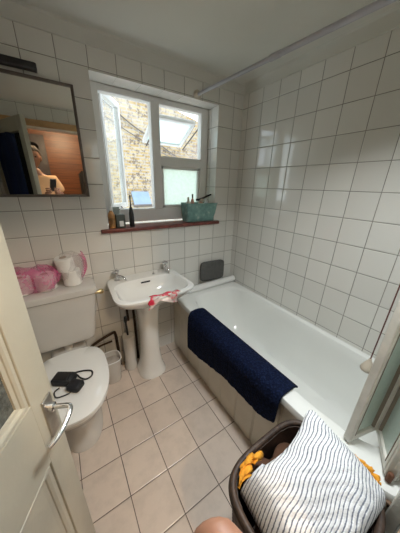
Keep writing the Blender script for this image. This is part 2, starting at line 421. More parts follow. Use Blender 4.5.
b = B(); tube(b, [(-.675, .19, 1.93), (-.672, .47, 1.80)], .006); tube(b, [(-.31, .19, 1.93), (-.312, .47, 1.80)], .006); obj('friction_stay', b, M['dframe'], win)
b = B(); bm_box(b, -1.065, -1.045, .02+.09, .14, 1.30, 1.315, .002); tube(b, [(-1.04, .13, 1.30), (-.99, .22, 1.298), (-.96, .40, 1.30)], .005); obj('casement_stay', b, M['dframe'], win)
b = B(); bm_box(b, -1.205, -.200, -.028, -.0005, 1.158, 1.185, .006); bm_box(b, WX0+.002, WX1-.002, -.010, .14, 1.176, 1.185, 0)
o = struct('trim_5', b, [M['sill']], 'dark red wooden window sill')

# ------------------------------------------------------------------ outside
t = thing('brick_building', 'sunlit yellow stock brick house wall seen through the window', 'building', (1, 3.2, 0))
b = B()
prof = [(-3.5, -3), (6.5, -3), (6.5, 1.9), (1.9, 2.70), (.55, 3.0), (.2, 4.6), (-3.5, 5.2)]
f0 = [b.verts.new((x, 3.1, z)) for x, z in prof]; f1 = [b.verts.new((x, 3.4, z)) for x, z in prof]
b.faces.new(f0); b.faces.new(list(reversed(f1)))
for i in range(len(prof)): j = (i+1) % len(prof); b.faces.new((f0[i], f1[i], f1[j], f0[j]))
obj('brick_wall', b, M['brick'], t)
b = B(); tube(b, smooth_path([(-.5, 3.07, 2.85), (.0, 3.06, 2.52), (.45, 3.06, 2.30), (1.2, 3.06, 1.9)]), .012, 6); tube(b, smooth_path([(-.5, 3.07, 2.6), (.0, 3.06, 2.36), (.9, 3.06, 1.98), (1.6, 3.06, 1.75)]), .008, 6)
obj('cable', b, M['dframe'], t)
t = thing('roof_light', 'pale blue tilted roof light standing out from the brick wall outside', 'skylight', (.05, 3.05, 1.1))
mtx = Matrix.Translation((.05, 2.95, 1.20)) @ Matrix.Rotation(math.radians(55), 4, 'X')
b = B(); bm_box(b, -.16, .20, -.15, .15, -.02, .01, .004, mtx); obj('pane', b, mat('pale_blue_glass', (.22, .30, .42), .3), t)
b = B(); bm_box(b, -.18, .22, -.18, -.15, -.03, .02, .004, mtx); obj('frame', b, M['dframe'], t)
def twigs():
    b = B(); rnd = random.Random(3)
    def grow(p, d, L, r, k):
        q = p+d*L; tube(b, [p, (p+q)/2+Vector((rnd.uniform(-.02, .02), 0, rnd.uniform(-.02, .02))), q], [r, r*.85, r*.7], 5)
        if k == 0: return
        for i in range(3):
            e = (d+Vector((rnd.uniform(-.8, .8), rnd.uniform(-.4, .4), rnd.uniform(-.5, .7)))).normalized(); grow(q, e, L*rnd.uniform(.6, .85), r*.6, k-1)
    grow(Vector((1.9, 2.4, -.5)), Vector((-.05, 0, 1)), 1.5, .04, 0)
    for a in range(3): grow(Vector((1.83, 2.4, 1.0)), Vector((rnd.uniform(-.6, .1), 0, 1)).normalized(), .5, .022, 4)
    return b
o = obj('bare_tree', twigs(), mat('pale_bark', (.35, .28, .24), .8)); tag(o, 'thin bare branches outside the open top light', 'tree')

# ------------------------------------------------------------------ mirror and lamp
t = thing('wall_mirror', 'rectangular mirror with thin dark frame hanging on the tiles left of the window', 'mirror', (-1.56, -.012, 1.68))
mx0, mx1, mz0, mz1 = -1.88, -1.242, 1.400, 1.972
b = B(); bm_box(b, mx0+.01, mx1-.01, -.010, -.004, mz0+.01, mz1-.01); obj('mirror_glass', b, M['mirror'], t)
b = B()
for q in ((mx0, mx0+.014, mz0, mz1), (mx1-.014, mx1, mz0, mz1), (mx0, mx1, mz0, mz0+.014), (mx0, mx1, mz1-.014, mz1)): bm_box(b, q[0], q[1], -.018, -.001, q[2], q[3], .002)
obj('mirror_frame', b, M['dframe'], t)
t = thing('mirror_light', 'slim black bar light fixed to the tiles just above the mirror', 'wall light', (-1.6, -.02, 1.99))
b = B(); bm_box(b, -1.80, -1.392, -.052, -.012, 1.985, 2.017, .006); obj('light_body', b, M['black'], t)
b = B(); bm_box(b, -1.66, -1.54, -.014, -.001, 1.985, 2.015, .003); obj('wall_plate', b, M['black'], t)

# ------------------------------------------------------------------ bathtub
BX0, BZ = -.692, .556
tub = thing('bathtub', 'white enamelled bathtub built in along the right wall under the tiles', 'bathtub', (-.345, -.85, 0))
b = B()
cx, cy, hx, hy = -.3455, -.845, .3455, .7995
R = [ring_pts(cx, cy, hx-.002, hy, BZ-.04, 16, 96), ring_pts(cx, cy, hx-.001, hy, BZ-.010, 16, 96), ring_pts(cx, cy, hx-.004, hy-.003, BZ-.002, 16, 96), ring_pts(cx, cy, hx-.012, hy-.012, BZ, 14, 96)]
ix, iy = -.322, -.855
R += [ring_pts(ix, iy, .287, .712, BZ-.001, 6, 96), ring_pts(ix, iy, .278, .703, BZ-.006, 6, 96), ring_pts(ix, iy, .270, .694, BZ-.025, 6, 96)]
for k in range(1, 9):
    u = k/8; R.append(ring_pts(ix, iy-.05*u, .270-.045*u-.02*u**4, .694-.075*u-.05*u**4, BZ-.025-.33*u, 6-2*u, 96))
R += [ring_pts(ix, iy-.06, .175, .52, BZ-.385, 3.6, 96), ring_pts(ix, iy-.06, .09, .40, BZ-.392, 3, 96), ring_pts(ix, iy-.06, .01, .03, BZ-.394, 2, 96)]
loft(b, R, False, True)
obj('tub', b, M['acrylic'], tub)
b = B()
N = 10; y = -.005; step = .15
prof = [(-.668, y)]
while y > YF+.005:
    y2 = max(y-step, YF+.003)
    prof += [(-.668, y-.001), (-.675, y-.008), (-.675, y2+.008), (-.668, y2+.001)]; y = y2-.0001
lo = [b.verts.new((x, yy, .001)) for x, yy in prof]; hi = [b.verts.new((x, yy, BZ-.045)) for x, yy in prof]
for i in range(len(prof)-1): b.faces.new((lo[i], lo[i+1], hi[i+1], hi[i]))
bm_box(b, -.667, -.655, YF+.003, -.005, .001, BZ-.045)
obj('bath_panel', b, M['panel'], tub)
b = B(); bm_box(b, -.684, -.660, YF+.003, -.005, BZ-.047, BZ-.030, .002); obj('panel_trim', b, mat('brown_batten', (.16, .10, .06), .5), tub)
b = B(); lathe(b, [(.028, 0), (.028, .003), (.02, .005), (.006, .004)], (-.322, -1.35, BZ-.393)); obj('drain', b, M['chrome'], tub)
b = B(); bm_box(b, -.653, -.002, -.0450, -.002, .30, BZ+.012, .004); o = obj('bath_ledge', b, M['tile_back']); tag(o, 'narrow tiled ledge between bathtub end and window wall', 'ledge')
o = obj('waste_pipe', tube(B(), [(-.56, -.080, BZ+.029), (-.35, -.078, BZ+.030), (-.012, -.074, BZ+.032)], .030, 20), M['upvc']); tag(o, 'white plastic pipe lying along the back edge of the bathtub', 'pipe')

# dark grey pad leaning on the wall
b = B(); mt = Matrix.Translation((-.258, -.030, .708)) @ Matrix.Rotation(math.radians(2), 4, 'Y') @ Matrix.Rotation(math.radians(-3), 4, 'X')
loft(b, [[mt @ Vector((p.x, z, p.y)) for p in ring_pts(0, 0, .138-i_, .096-i_, 0, 7, 48)] for z, i_ in ((.014, .006), (.008, 0), (-.010, 0), (-.016, .006), (-.017, .014))])
o = obj('bath_pad', b, M['greypad']); tag(o, 'dark grey rounded foam pad leaning on tiles behind the bathtub', 'bath pillow')

# ------------------------------------------------------------------ navy bath mat
b = B(); NU, NV = 90, 34
uvrows = []
def mat_pt(u, v, off):
    y = -.375-(.830)*u; wob = .006*math.sin(u*23)+.004*math.sin(u*51+1)
    drop = .315-.150*u + .01*math.sin(u*9)
    if u > .93: drop -= .02*(u-.93)/.07
    L1, L2 = .055, .09; tot = L1+L2+drop; s = v*tot
    if s < L1: a = s/L1; x = -.570-.045*a; z = BZ+.010-.022*(1-a)**2
    elif s < L1+L2: a = (s-L1)/L2; x = -.615-.085*a; z = BZ+.012+.003*math.sin(a*PI)
    else: a = s-L1-L2; x = -.702-.012*min(1, a/.03)-.006*math.sin(a*8+u*5)*min(1, a/.1)-abs(wob)*.6; z = BZ+.004-a
    d = Vector((0, 0, 1)) if s < L1+L2 else Vector((-1, 0, .0))
    if s > L1+L2-.03 and s < L1+L2+.03: d = Vector((-.7, 0, .7))
    return Vector((x, y, z))+d*off
for off in (.0, .012):
    uvrows.append([[b.verts.new(mat_pt(i/NU, j/NV, off + (.0022*math.sin(i*1.9)*math.sin(j*2.3) if off else 0))) for j in range(NV+1)] for i in range(NU+1)])
for g in uvrows:
    for i in range(NU):
        for j in range(NV): b.faces.new((g[i][j], g[i+1][j], g[i+1][j+1], g[i][j+1]))
A_, B_ = uvrows
for i in range(NU):
    for j in (0, NV): b.faces.new((A_[i][j], A_[i+1][j], B_[i+1][j], B_[i][j]))
for j in range(NV):
    for i in (0, NU): b.faces.new((A_[i][j], A_[i][j+1], B_[i][j+1], B_[i][j]))
o = obj('bath_mat', b, M['navy'], sharp=80); tag(o, 'navy blue tufted bath mat hanging over the side of the bathtub', 'bath mat')

# ------------------------------------------------------------------ basin
BSX = -.962; bz = .815
bas = thing('pedestal_basin', 'white ceramic pedestal basin under the window with two small chrome taps', 'sink', (BSX, -.22, 0))
b = B()
def brg(hx, y0, y1, z, n=5, N=72, front=0): # y0 back, y1 front
    pts = ring_pts(BSX, (y0+y1)/2, hx, abs(y1-y0)/2, z, n, N)
    for p in pts:
        f = (y0-p.y)/abs(y1-y0)
        p.x = BSX+(p.x-BSX)*(1-.07*(1-f))
        p.y -= front*f*(1-((p.x-BSX)/hx)**2)
    return pts
R = [brg(.10, -.03, -.26, .665, 2.5), brg(.16, -.012, -.33, .69, 3), brg(.225, -.004, -.40, .735, 4, front=.01), brg(.262, -.002, -.425, .765, 5, front=.015), brg(.276, -.002, -.438, .795, 6, front=.02),
     brg(.281, -.002, -.443, bz-.006, 6, front=.02), brg(.280, -.003, -.442, bz, 6, front=.02), brg(.270, -.008, -.433, bz+.004, 6, front=.02),
     brg(.252, -.115, -.418, bz+.001, 4.2, front=.018), brg(.242, -.122, -.410, bz-.012, 4, front=.016), brg(.228, -.130, -.398, bz-.05, 3.6, front=.01), brg(.195, -.145, -.37, bz-.095, 3.0), brg(.13, -.18, -.33, bz-.122, 2.5), brg(.02, -.235, -.27, bz-.13, 2)]
loft(b, R, True, True); obj('bowl', b, M['ceramic'], bas)
b = B()
loft(b, [ring_pts(BSX-.02, -.185, hx_, hy_, z, 2.6, 40) for z, hx_, hy_ in ((.0, .112, .125), (.012, .112, .125), (.03, .104, .116), (.10, .086, .10), (.22, .074, .090), (.45, .072, .088), (.60, .082, .098), (.665, .10, .112))])
obj('pedestal', b, M['ceramic'], bas)
def tap(x, ang):
    t_ = bpy.data.objects.new('tap', None); COL.objects.link(t_); t_.parent = bas; t_.location = (x-BSX, -.062+.22, bz)
    c = (x, -.062, bz)
    b = B(); lathe(b, [(.022, 0), (.022, .006), (.015, .010), (.0125, .03), (.015, .045), (.012, .055)], c, 24); obj('tap_body', b, M['chrome'], t_)
    d = Vector((math.sin(ang), -math.cos(ang), 0))
    b = B(); p = Vector(c)+Vector((0, 0, .03)); tube(b, smooth_path([p, p+d*.035+Vector((0, 0, .012)), p+d*.07+Vector((0, 0, .006)), p+d*.082+Vector((0, 0, -.014))]), .0085, 14); obj('spout', b, M['chrome'], t_)
    b = B(); lathe(b, [(.006, .055), (.010, .062), (.020, .066), (.021, .082), (.014, .088), (.004, .089)], c, 24)
    for k in range(4):
        a = k*PI/2+.5; bm_box(b, -.004, .026, -.005, .005, .066, .082, .002, Matrix.Translation(c) @ Matrix.Rotation(a, 4, 'Z'))
    obj('tap_head', b, M['chrome'], t_)
tap(-1.150, .55); tap(-.768, -.05)
b = B(); bm_box(b, -.997, -.925, -.1335, -.120, bz-.034, bz-.024, .003); obj('overflow_slot', b, M['black'], bas)
b = B(); lathe(b, [(.010, 0), (.010, .008), (.004, .012), (.004, .02)], (-.880, -.085, bz+.003), 16); obj('chain_stay', b, M['chrome'], bas)
b = B(); lathe(b, [(.022, 0), (.022, .003), (.008, .004)], (BSX, -.25, bz-.1305), 24); obj('basin_waste', b, M['chrome'], bas)

# red film packet draped over the rim
b = B(); NU, NV = 24, 20; g = []
for i in range(NU+1):
    row = []
    for j in range(NV+1):
        u, v = i/NU, j/NV; s = v*.155
        x = -1.035+.21*u-.035*v+.01*math.sin(v*9+u*4); yb = -.447-.012*(1-((x-BSX)/.28)**2)
        if s < .05: y, z = yb+.052-s, bz+.008+.004*math.sin(u*14+v*5)-.010*(1-s/.05)
        else: y, z = yb-.006-.010*math.sin(u*11)-.02*(s-.05)*5*.3, bz+.006-(s-.05)*(.50+.22*math.sin(u*5+2.4))
        row.append(b.verts.new((x, y, z)))
    g.append(row)
for i in range(NU):
    for j in range(NV): b.faces.new((g[i][j], g[i+1][j], g[i+1][j+1], g[i][j+1]))
o = obj('film_packet', b, M['packet']); tag(o, 'crumpled red and clear plastic packet draped over front edge of the basin', 'packet')
sm = o.modifiers.new('thickness', 'SOLIDIFY'); sm.thickness = .003

# ------------------------------------------------------------------ toilet
TX = -1.530
toi = thing('toilet', 'white ceramic toilet with closed lid and square low cistern', 'toilet', (TX, -.35, 0))
def egg(hx, y0, y1, z, N=64):
    cy_ = y0-(abs(y1-y0))*.42; out = []
    for i in range(N):
        a = 2*PI*i/N; c, s = math.cos(a), math.sin(a)
        yy = cy_+(abs(y0-cy_)*math.copysign(abs(s)**(.62), s) if s > 0 else abs(cy_-y1)*s)
        xx = TX+hx*math.copysign(abs(c)**(.80 if s < 0 else .6), c); out.append(Vector((xx, yy, z)))
    return out
b = B(); loft(b, [egg(.118, -.22, -.575, 0), egg(.118, -.22, -.575, .015), egg(.105, -.21, -.565, .04), egg(.098, -.19, -.55, .12), egg(.112, -.19, -.575, .20), egg(.148, -.19, -.625, .28), egg(.172, -.19, -.675, .345), egg(.178, -.19, -.692, .385), egg(.175, -.19, -.69, .398)])
bm_box(b, TX-.11, TX+.11, -.24, -.03, .10, .40, .03)
obj('pan', b, M['ceramic_dim'], toi)
b = B(); loft(b, [egg(.186, -.215, -.705, .399), egg(.192, -.212, -.714, .405), egg(.192, -.212, -.714, .416), egg(.188, -.214, -.706, .420)]); obj('seat', b, M['ceramic'], toi)
b = B(); loft(b, [egg(.192, -.197, -.708, .4205), egg(.198, -.193, -.720, .426), egg(.197, -.194, -.719, .436), egg(.188, -.201, -.706, .443), egg(.12, -.28, -.60, .446), egg(.02, -.42, -.47, .4465)]); obj('lid', b, M['ceramic'], toi)
b = B()
def crg(hx, y0, z, n=9): return ring_pts(TX, (y0-.004)/2, hx, abs(y0+.004)/2, z, n, 64)
loft(b, [crg(.150, -.150, .462), crg(.165, -.168, .470), crg(.178, -.178, .50), crg(.214, -.190, .78), crg(.216, -.191, .812)]); obj('cistern', b, M['ceramic_dim'], toi)
b = B(); loft(b, [crg(.220, -.194, .8125), crg(.229, -.204, .820), crg(.230, -.206, .842), crg(.226, -.203, .856), crg(.215, -.193, .862), crg(.1, -.15, .864)]); obj('cistern_lid', b, M['ceramic_dim'], toi)
for sx in (-1, 1):
    b = B(); bm_box(b, TX+sx*.075-.022, TX+sx*.075+.022, -.212, -.185, .40, .432, .004); tube(b, [(TX+sx*.075-.025, -.2, .428), (TX+sx*.075+.025, -.2, .428)], .009); obj('lid_hinge', b, M['dframe'], toi)
b = B(); lathe(b, [(.03, .38), (.03, .47)], (TX, -.1, 0), 20); obj('flush_pipe', b, M['ceramic_dim'], toi)
b = B(); tube(b, smooth_path([(-1.318, -.10, .775), (-1.300, -.10, .775), (-1.285, -.10, .775)]), .012); lathe(b, [(.018, 0), (.018, .02), (.012, .028)], (0, 0, 0), 16, Matrix.Translation((-1.285, -.10, .775)) @ Matrix.Rotation(PI/2, 4, 'Y')); obj('overflow_valve', b, M['brass'], toi)

# camera pouch on lid
cpo = thing('compact_camera', 'small black camera in its case lying on the closed toilet lid', 'camera', (-1.545, -.48, .447), math.radians(-38))
b = B(); bm_box(b, -.055, .055, -.036, .036, .001, .044, .012, Matrix.Translation((-1.560, -.455, .447)) @ Matrix.Rotation(math.radians(-32), 4, 'Z')); obj('camera_case', b, M['blacksoft'], cpo)
b = B(); bm_box(b, -.042, .035, -.030, .026, .0, .010, .004, Matrix.Translation((-1.563, -.453, .486)) @ Matrix.Rotation(math.radians(-32), 4, 'Z')); obj('case_flap', b, M['black'], cpo)
b = B(); bm_box(b, -.036, .036, -.032, .032, .001, .040, .014, Matrix.Translation((-1.512, -.532, .447)) @ Matrix.Rotation(math.radians(-42), 4, 'Z')); obj('lens_cover', b, M['blacksoft'], cpo)
b = B(); tube(b, smooth_path([(-1.525, -.440, .465), (-1.50, -.425, .456), (-1.455, -.432, .451), (-1.425, -.455, .451), (-1.43, -.490, .451), (-1.46, -.500, .452), (-1.485, -.478, .456), (-1.50, -.452, .462), (-1.52, -.445, .468)]), .0045, 8); obj('wrist_strap', b, M['blacksoft'], cpo)
b = B(); tube(b, smooth_path([(-1.585, -.49, .455), (-1.61, -.505, .451), (-1.60, -.545, .451), (-1.55, -.552, .452), (-1.535, -.545, .456)]), .0035, 8); obj('strap_cord', b, M['blacksoft'], cpo)

# toilet roll packs on cistern
def roll(x, y, z, r, h, tilt=(0, 0, 0), label='', wrap=None):
    t_ = thing('toilet_roll', label, 'toilet roll', (x, y, z), 0, 'rolls in the pink pack on the cistern')
    mt = Matrix.Translation((x, y, z)) @ Euler(tilt).to_matrix().to_4x4()
    b = B(); N = 40
    prof = [(.020, 0), (r-.004, 0), (r, .004), (r, h-.004), (r-.004, h), (.020, h), (.020, 0)]
    loft(b, [[mt @ Vector((p*math.cos(2*PI*i/N), p*math.sin(2*PI*i/N), zz)) for i in range(N)] for p, zz in prof], False, False)
    obj('paper', b, mat('tissue', (.80, .78, .74), .95, bump=.001, bscale=150) if 'tissue' not in bpy.data.materials else bpy.data.materials['tissue'], t_)
    b = B(); lathe(b, [(.0195, .001), (.0195, h-.001)], (0, 0, 0), 24, mt); obj('core', b, mat('cardboard', (.38, .28, .2), .9) if 'cardboard' not in bpy.data.materials else bpy.data.materials['cardboard'], t_)
roll(-1.425, -.085, .866, .052, .100, (0, 0, 0), 'white toilet roll standing at the right end of the pink pack')
roll(-1.445, -.085, .968, .050, .085, (math.radians(6), math.radians(-6), 0), 'white toilet roll stacked on top at right end of the pink pack')
roll(-1.565, -.088, .866, .054, .098, (0, 0, 0), 'toilet roll wrapped in pink film in the middle of the pack')
roll(-1.685, -.088, .866, .054, .098, (0, 0, 0), 'toilet roll at the left end of the pack beside the door')
def blob(b, cx, cy, z0, hx, hy, h, n=4, seed=0, amp=.008, N=56, K=12):
    rnd = random.Random(seed); ph = [rnd.uniform(0, 6) for _ in range(6)]; R = []
    for k in range(K+1):
        u = k/K; s = math.sin(PI*min(1, max(0.02, u*.98+.01)))**.28
        pts = ring_pts(cx, cy, hx*s, hy*s, z0+h*u, n, N)
        for i, p in enumerate(pts):
            a = 2*PI*i/N; w = amp*(math.sin(5*a+ph[0]+u*4)+.7*math.sin(11*a+ph[1]-u*7)+.5*math.sin(17*a+ph[2]+u*13))*s
            p.x += math.cos(a)*w; p.y += math.sin(a)*w*.4; p.z += (amp*.6*math.sin(3*a+ph[3]) if 0 < k else 0)
        R.append(pts)
    loft(b, R); return b
o = obj('wrapper', blob(B(), -1.632, -.095, .868, .135, .080, .150, seed=2, amp=.012), M['pinkfilm'], sharp=80); tag(o, 'torn pink plastic wrapper around toilet rolls on the cistern lid', 'packaging')
b = blob(B(), -1.420, -.075, .870, .070, .060, .205, 3, seed=5, amp=.005); o = obj('wrapper', b, M['clearfilm'], sharp=80); tag(o, 'clear plastic wrapper with pink edge around the two stacked rolls', 'packaging')
b = B(); g = []
for i in range(13):
    row = []
    for j in range(9): u, v = i/12, j/8; row.append(b.verts.new((-1.372+.035*math.sin(v*2.6)+.012*math.sin(u*9), -.035-.05*u*v, .875+.19*v*(1-.15*u))))
    g.append(row)
for i in range(12):
    for j in range(8): b.faces.new((g[i][j], g[i+1][j], g[i+1][j+1], g[i][j+1]))
o = obj('torn_film', b, M['pinkfilm'], sharp=80); tag(o, 'strip of pink film standing up behind the stacked toilet rolls', 'packaging')

# ------------------------------------------------------------------ bin, brush, pipes
BN = Matrix.Translation((-1.283, -.135, 0)) @ Matrix.Scale(.86, 4) @ Matrix.Translation((1.262, .155, 0))
t = thing('waste_bin', 'small white swing bin standing between the toilet and the basin pedestal', 'bin', (-1.262, -.145, 0))
b = B(); loft(b, [ring_pts(-1.262, -.155, hx_, hy_, z, 3, 40) for z, hx_, hy_ in ((0, .062, .062), (.01, .066, .066), (.235, .082, .080), (.245, .084, .082), (.245, .078, .076), (.05, .06, .06))], mtx=BN); obj('bin_body', b, M['ceramic_dim'], t)
b = B(); tube(b, [BN @ p for p in ring_pts(-1.262, -.155, .083, .081, .247, 3, 40)], .0045, 8, True); obj('bin_rim', b, M['upvc'], t)
b = B(); loft(b, [ring_pts(-1.262, -.155, .074-.02*k, .072-.02*k, .20+.015*k, 3, 32) for k in range(3)], mtx=BN); obj('bin_liner', b, mat('liner', (.42, .38, .33), .8, bump=.01, bscale=30), t)
t = thing('toilet_brush', 'white toilet brush in its narrow holder left of the basin pedestal', 'toilet brush', (-1.125, -.085, 0))
b = B(); lathe(b, [(.052, 0), (.056, .01), (.047, .06), (.048, .30), (.051, .32), (.045, .33), (.02, .332)], (-1.125, -.085, 0)); obj('holder', b, M['ceramic_dim'], t)
b = B(); tube(b, [(-1.125, -.085, .30), (-1.130, -.075, .46)], .008); lathe(b, [(.011, .45), (.013, .47), (.009, .50)], (-1.130, -.075, 0), 14); obj('brush_handle', b, M['black'], t)
o = obj('water_pipe', tube(B(), smooth_path([(-1.40, -.016, .275), (-1.36, -.016, .30), (-1.235, -.018, .345), (-1.21, -.018, .335), (-1.203, -.018, .22), (-1.200, -.018, .002)], 5), .011, 10), M['pipe']); tag(o, 'tarnished copper pipe running along the wall from the toilet to the floor', 'pipe')
o = obj('water_pipe', tube(B(), smooth_path([(-1.40, -.016, .235), (-1.33, -.016, .26), (-1.24, -.018, .27)], 5), .008, 10), M['pipe']); tag(o, 'thin pipe on the wall just below the copper pipe behind the bin', 'pipe')
o = obj('water_pipe', tube(B(), smooth_path([(-1.045, -.020, .002), (-1.045, -.020, .35), (-1.05, -.025, .55), (-1.058, -.035, .664)], 5), .010, 10), M['pipe']); tag(o, 'dark upright supply pipe beside the left of the basin pedestal', 'pipe')
o = obj('water_pipe', tube(B(), smooth_path([(-1.105, -.045, .665), (-1.100, -.025, .55), (-1.095, -.020, .42)], 5), .009, 10), M['pipe']); tag(o, 'short dark pipe hanging under left underside of the basin', 'pipe')

t = thing('added_ceiling_lamp', 'unseen round white ceiling lamp added above the laundry basket to brighten the bath', 'lamp', (-.80, -1.33, 2.15))  # out of view, implied by the pull cord; added to brighten the bath side
b = B(); lathe(b, [(.125, 2.150), (.135, 2.160), (.135, 2.2345)], (-.80, -1.33, 0), 40); obj('lamp_base', b, M['upvc'], t)
# ------------------------------------------------------------------ shower rail and pull cord
t = thing('curtain_rail', 'long white plastic shower curtain rail running under the ceiling', 'curtain rail', (-.447, -.8, 2.05))
A0, A1 = Vector((-.447, -.004, 2.087)), Vector((-.447, YF+.004, 2.018))
b = B(); tube(b, [A0, A0.lerp(A1, .40)], .0108, 16); tube(b, [A0.lerp(A1, .40), A1], .0120, 16); obj('rail', b, M['railplastic'], t)
for p, s in ((A0, -1), (A1, 1)):
    b = B(); lathe(b, [(.030, 0), (.030, .006), (.020, .014), (.016, .024)], (0, 0, 0), 24, Matrix.Translation(p+Vector((0, .0035*-s, 0))) @ Matrix.Rotation(PI/2*(-s), 4, 'X')); obj('rail_flange', b, M['cream'], t)
b = B(); p = A0.lerp(A1, .40); tube(b, [p, A0.lerp(A1, .435)], .0138, 16); obj('rail_collar', b, M['railplastic'], t)
t = thing('pull_cord', 'cone shaped cream light pull hanging on a brown cord above the bathtub', 'light pull', (-.5, -1.408, .82))
b = B(); tube(b, [(-.5, -1.408, .86), (-.5, -1.408, 1.5), (-.5, -1.408, ZC-.02)], .0022, 8); obj('cord', b, M['cord'], t)
b = B(); lathe(b, [(.021, .812), (.023, .817), (.020, .828), (.010, .853), (.006, .860), (.005, .868)], (-.5, -1.408, 0), 28); obj('pull_knob', b, mat('tan_plastic', (.46, .40, .32), .4), t)
b = B(); lathe(b, [(.035, ZC-.03), (.035, ZC-.001)], (-.5, -1.408, 0), 24); obj('ceiling_switch', b, M['upvc'], t)

# ------------------------------------------------------------------ folding screen
t = thing('bath_screen', 'folded cream framed shower screen with pale green glass on the bathtub', 'shower screen', (-.55, -1.55, BZ+.01))
P = [(-.642, -1.452), (-.462, -1.500), (-.640, -1.592), (-.470, -1.634)]
z0, z1 = BZ+.012, 1.96
for i in range(3):
    p, q = Vector((*P[i], 0)), Vector((*P[i+1], 0)); L = (q-p).length; a = math.atan2(q.y-p.y, q.x-p.x)
    mt = Matrix.Translation(p) @ Matrix.Rotation(a, 4, 'Z')
    pn = bpy.data.objects.new('screen_panel', None); COL.objects.link(pn); pn.parent = t
    b = B()
    for x0, x1, w in ((.006, .030 if i != 1 else .046, .012), (L-(.052 if i == 0 else .034), L-.006, .012)):
        bm_box(b, x0, x1, -w, w, z0, z1, .004, mt); bm_box(b, x0+.008, x1-.008, -w-.003, w+.003, z0+.01, z1-.01, .002, mt)
    bm_box(b, .03, L-.03, -.011, .011, z0, z0+.03, .003, mt); bm_box(b, .03, L-.03, -.011, .011, z1-.03, z1, .003, mt)
    obj('panel_frame', b, M['trimpaint'], pn)
    for xs, nm in ((.0315 if i != 1 else .0475, 0), (L-(.0535 if i == 0 else .0355), 1)):
        b = B(); bm_box(b, xs-.0015, xs+.0015, -.0125, .0125, z0+.03, z1-.03, 0, mt); obj('glass_seal', b, mat('grubby_seal', (.26, .21, .16), .6) if 'grubby_seal' not in bpy.data.materials else bpy.data.materials['grubby_seal'], pn)
    b = B(); bm_box(b, .029, L-.029, -.002, .002, z0+.029, z1-.029, 0, mt); obj('panel_glass', b, M['screenglass'], pn)
    if i:
        b = B(); lathe(b, [(.009, z0-.004), (.009, z0+.03), (.006, z0+.034)], (P[i][0]+(.004 if i == 1 else -.004), P[i][1], 0), 12); obj('hinge_pin', b, mat('rusty_pin', (.14, .06, .03), .7) if 'rusty_pin' not in bpy.data.materials else bpy.data.materials['rusty_pin'], pn)

# ------------------------------------------------------------------ laundry basket
KX, KY = -.925, -1.457
t = thing('laundry_basket', 'dark brown woven laundry basket standing on the floor beside the bathtub', 'laundry basket', (KX, KY, 0))
def brow(z, infl, k, N=144, weave=.003):
    s = 1-.16*(1-z/.6); pts = ring_pts(KX+.012*(1-z/.6), KY, (.208+infl)*s, (.170+infl)*s, z, 3.8, N)
    c = Vector((KX, KY, z)); out = []
    for i, p in enumerate(pts):
        d = (p-c); d.z = 0; d.normalize(); out.append(p+d*weave*math.sin(i*PI/3+PI*k))
    return out
b = B(); rows = [brow(.004+.572*k/48, 0, k) for k in range(49)]; inner = [brow(.004+.572*k/12, -.012, k, weave=.001) for k in range(12, -1, -1)]
loft(b, rows+inner, False, True)
obj('woven_body', b, M['wicker'], t)
b = B()
for r_, zz, f_ in ((.011, .582, 0), (.010, .568, .004)): tube(b, brow(zz, f_, 0, 96, 0), r_, 10, True)
obj('rim', b, M['wicker'], t)
# laundry
def lump(name, label, cat, c, r, m, seed, sq=.55):
    b = B(); bmesh.ops.create_icosphere(b, subdivisions=5, radius=1); rnd = random.Random(seed); ph = [rnd.uniform(0, 6) for _ in range(9)]
    for v in b.verts:
        p = v.co.copy(); w = .16*math.sin(5*p.x+ph[0]+3*p.y)+.12*math.sin(8*p.y+ph[1]-4*p.z)+.08*math.sin(13*p.x+ph[2]+9*p.z)+.05*math.sin(21*p.y+ph[3]+6*p.x)
        v.co = Vector((c[0]+p.x*r[0]*(1+w), c[1]+p.y*r[1]*(1+w), c[2]+p.z*r[2]*(1+w)))
    o = obj(name, b, m, sharp=80); return tag(o, label, cat)
lump('crumpled_garment', 'dark brown crumpled garment at the bottom of the basket pile', 'clothing', (KX+.01, KY+.01, .50), (.165, .135, .085), mat('brown_garment', (.10, .045, .022), .9), 4)
# towel
rt = random.Random(11)
TCX, TCY = -.895, -1.462
b = B(); uv = b.loops.layers.uv.new('UVMap'); NU = NVv = 170; g = []; suv = {}
def towel_pt(u, v):
    # u: left->right (x), v: far->near (y)
    c = [Vector((-1.092, -1.345)), Vector((-.735, -1.360)), Vector((-1.115, -1.590)), Vector((-.725, -1.612))]
    p = (c[0]*(1-u)+c[1]*u)*(1-v)+(c[2]*(1-u)+c[3]*u)*v
    e = 4*u*(1-u); h = 4*v*(1-v)
    p = p+Vector((.012*u*(1-v), (-.030*math.sin(PI*min(1, u*1.15))+.015*u)*(1-v)))
    z = .606+.105*(e**.55)*(.35+.65*h**.4)+.060*u*(1-v)
    z += .010*math.sin(9*u+3*v)*h**.3+.008*math.sin(7*v-5*u+1)*e**.3
    if u < .10: z -= .05*(1-u/.10)**2
    if v > .93: z -= .03*((v-.93)/.07)**2
    if u > .93: z -= .045*((u-.93)/.07)**1.5
    s = (p.y*1.0-.9*(p.x-TCX)**2*(1 if p.x > TCX else .3)-.20*(p.x-TCX))/.0098+.35*math.sin(u*7+v*2)+.30*math.sin(v*11+u*5)+.25*math.sin(u*23-v*9)
    z += .0030*abs(math.sin(PI*s))**.7*(1)
    z += .0012*math.sin(s*2.1+u*70)
    return Vector((p.x, p.y, z)), s
for i in range(NU+1):
    row = []
    for j in range(NVv+1):
        p, s = towel_pt(i/NU, j/NVv); vv = b.verts.new(p); suv[vv] = (i/NU, s); row.append(vv)
    g.append(row)
for i in range(NU):
    for j in range(NVv):
        f = b.faces.new((g[i][j], g[i+1][j], g[i+1][j+1], g[i][j+1]))
        for l_ in f.loops: l_[uv].uv = suv[l_.vert]
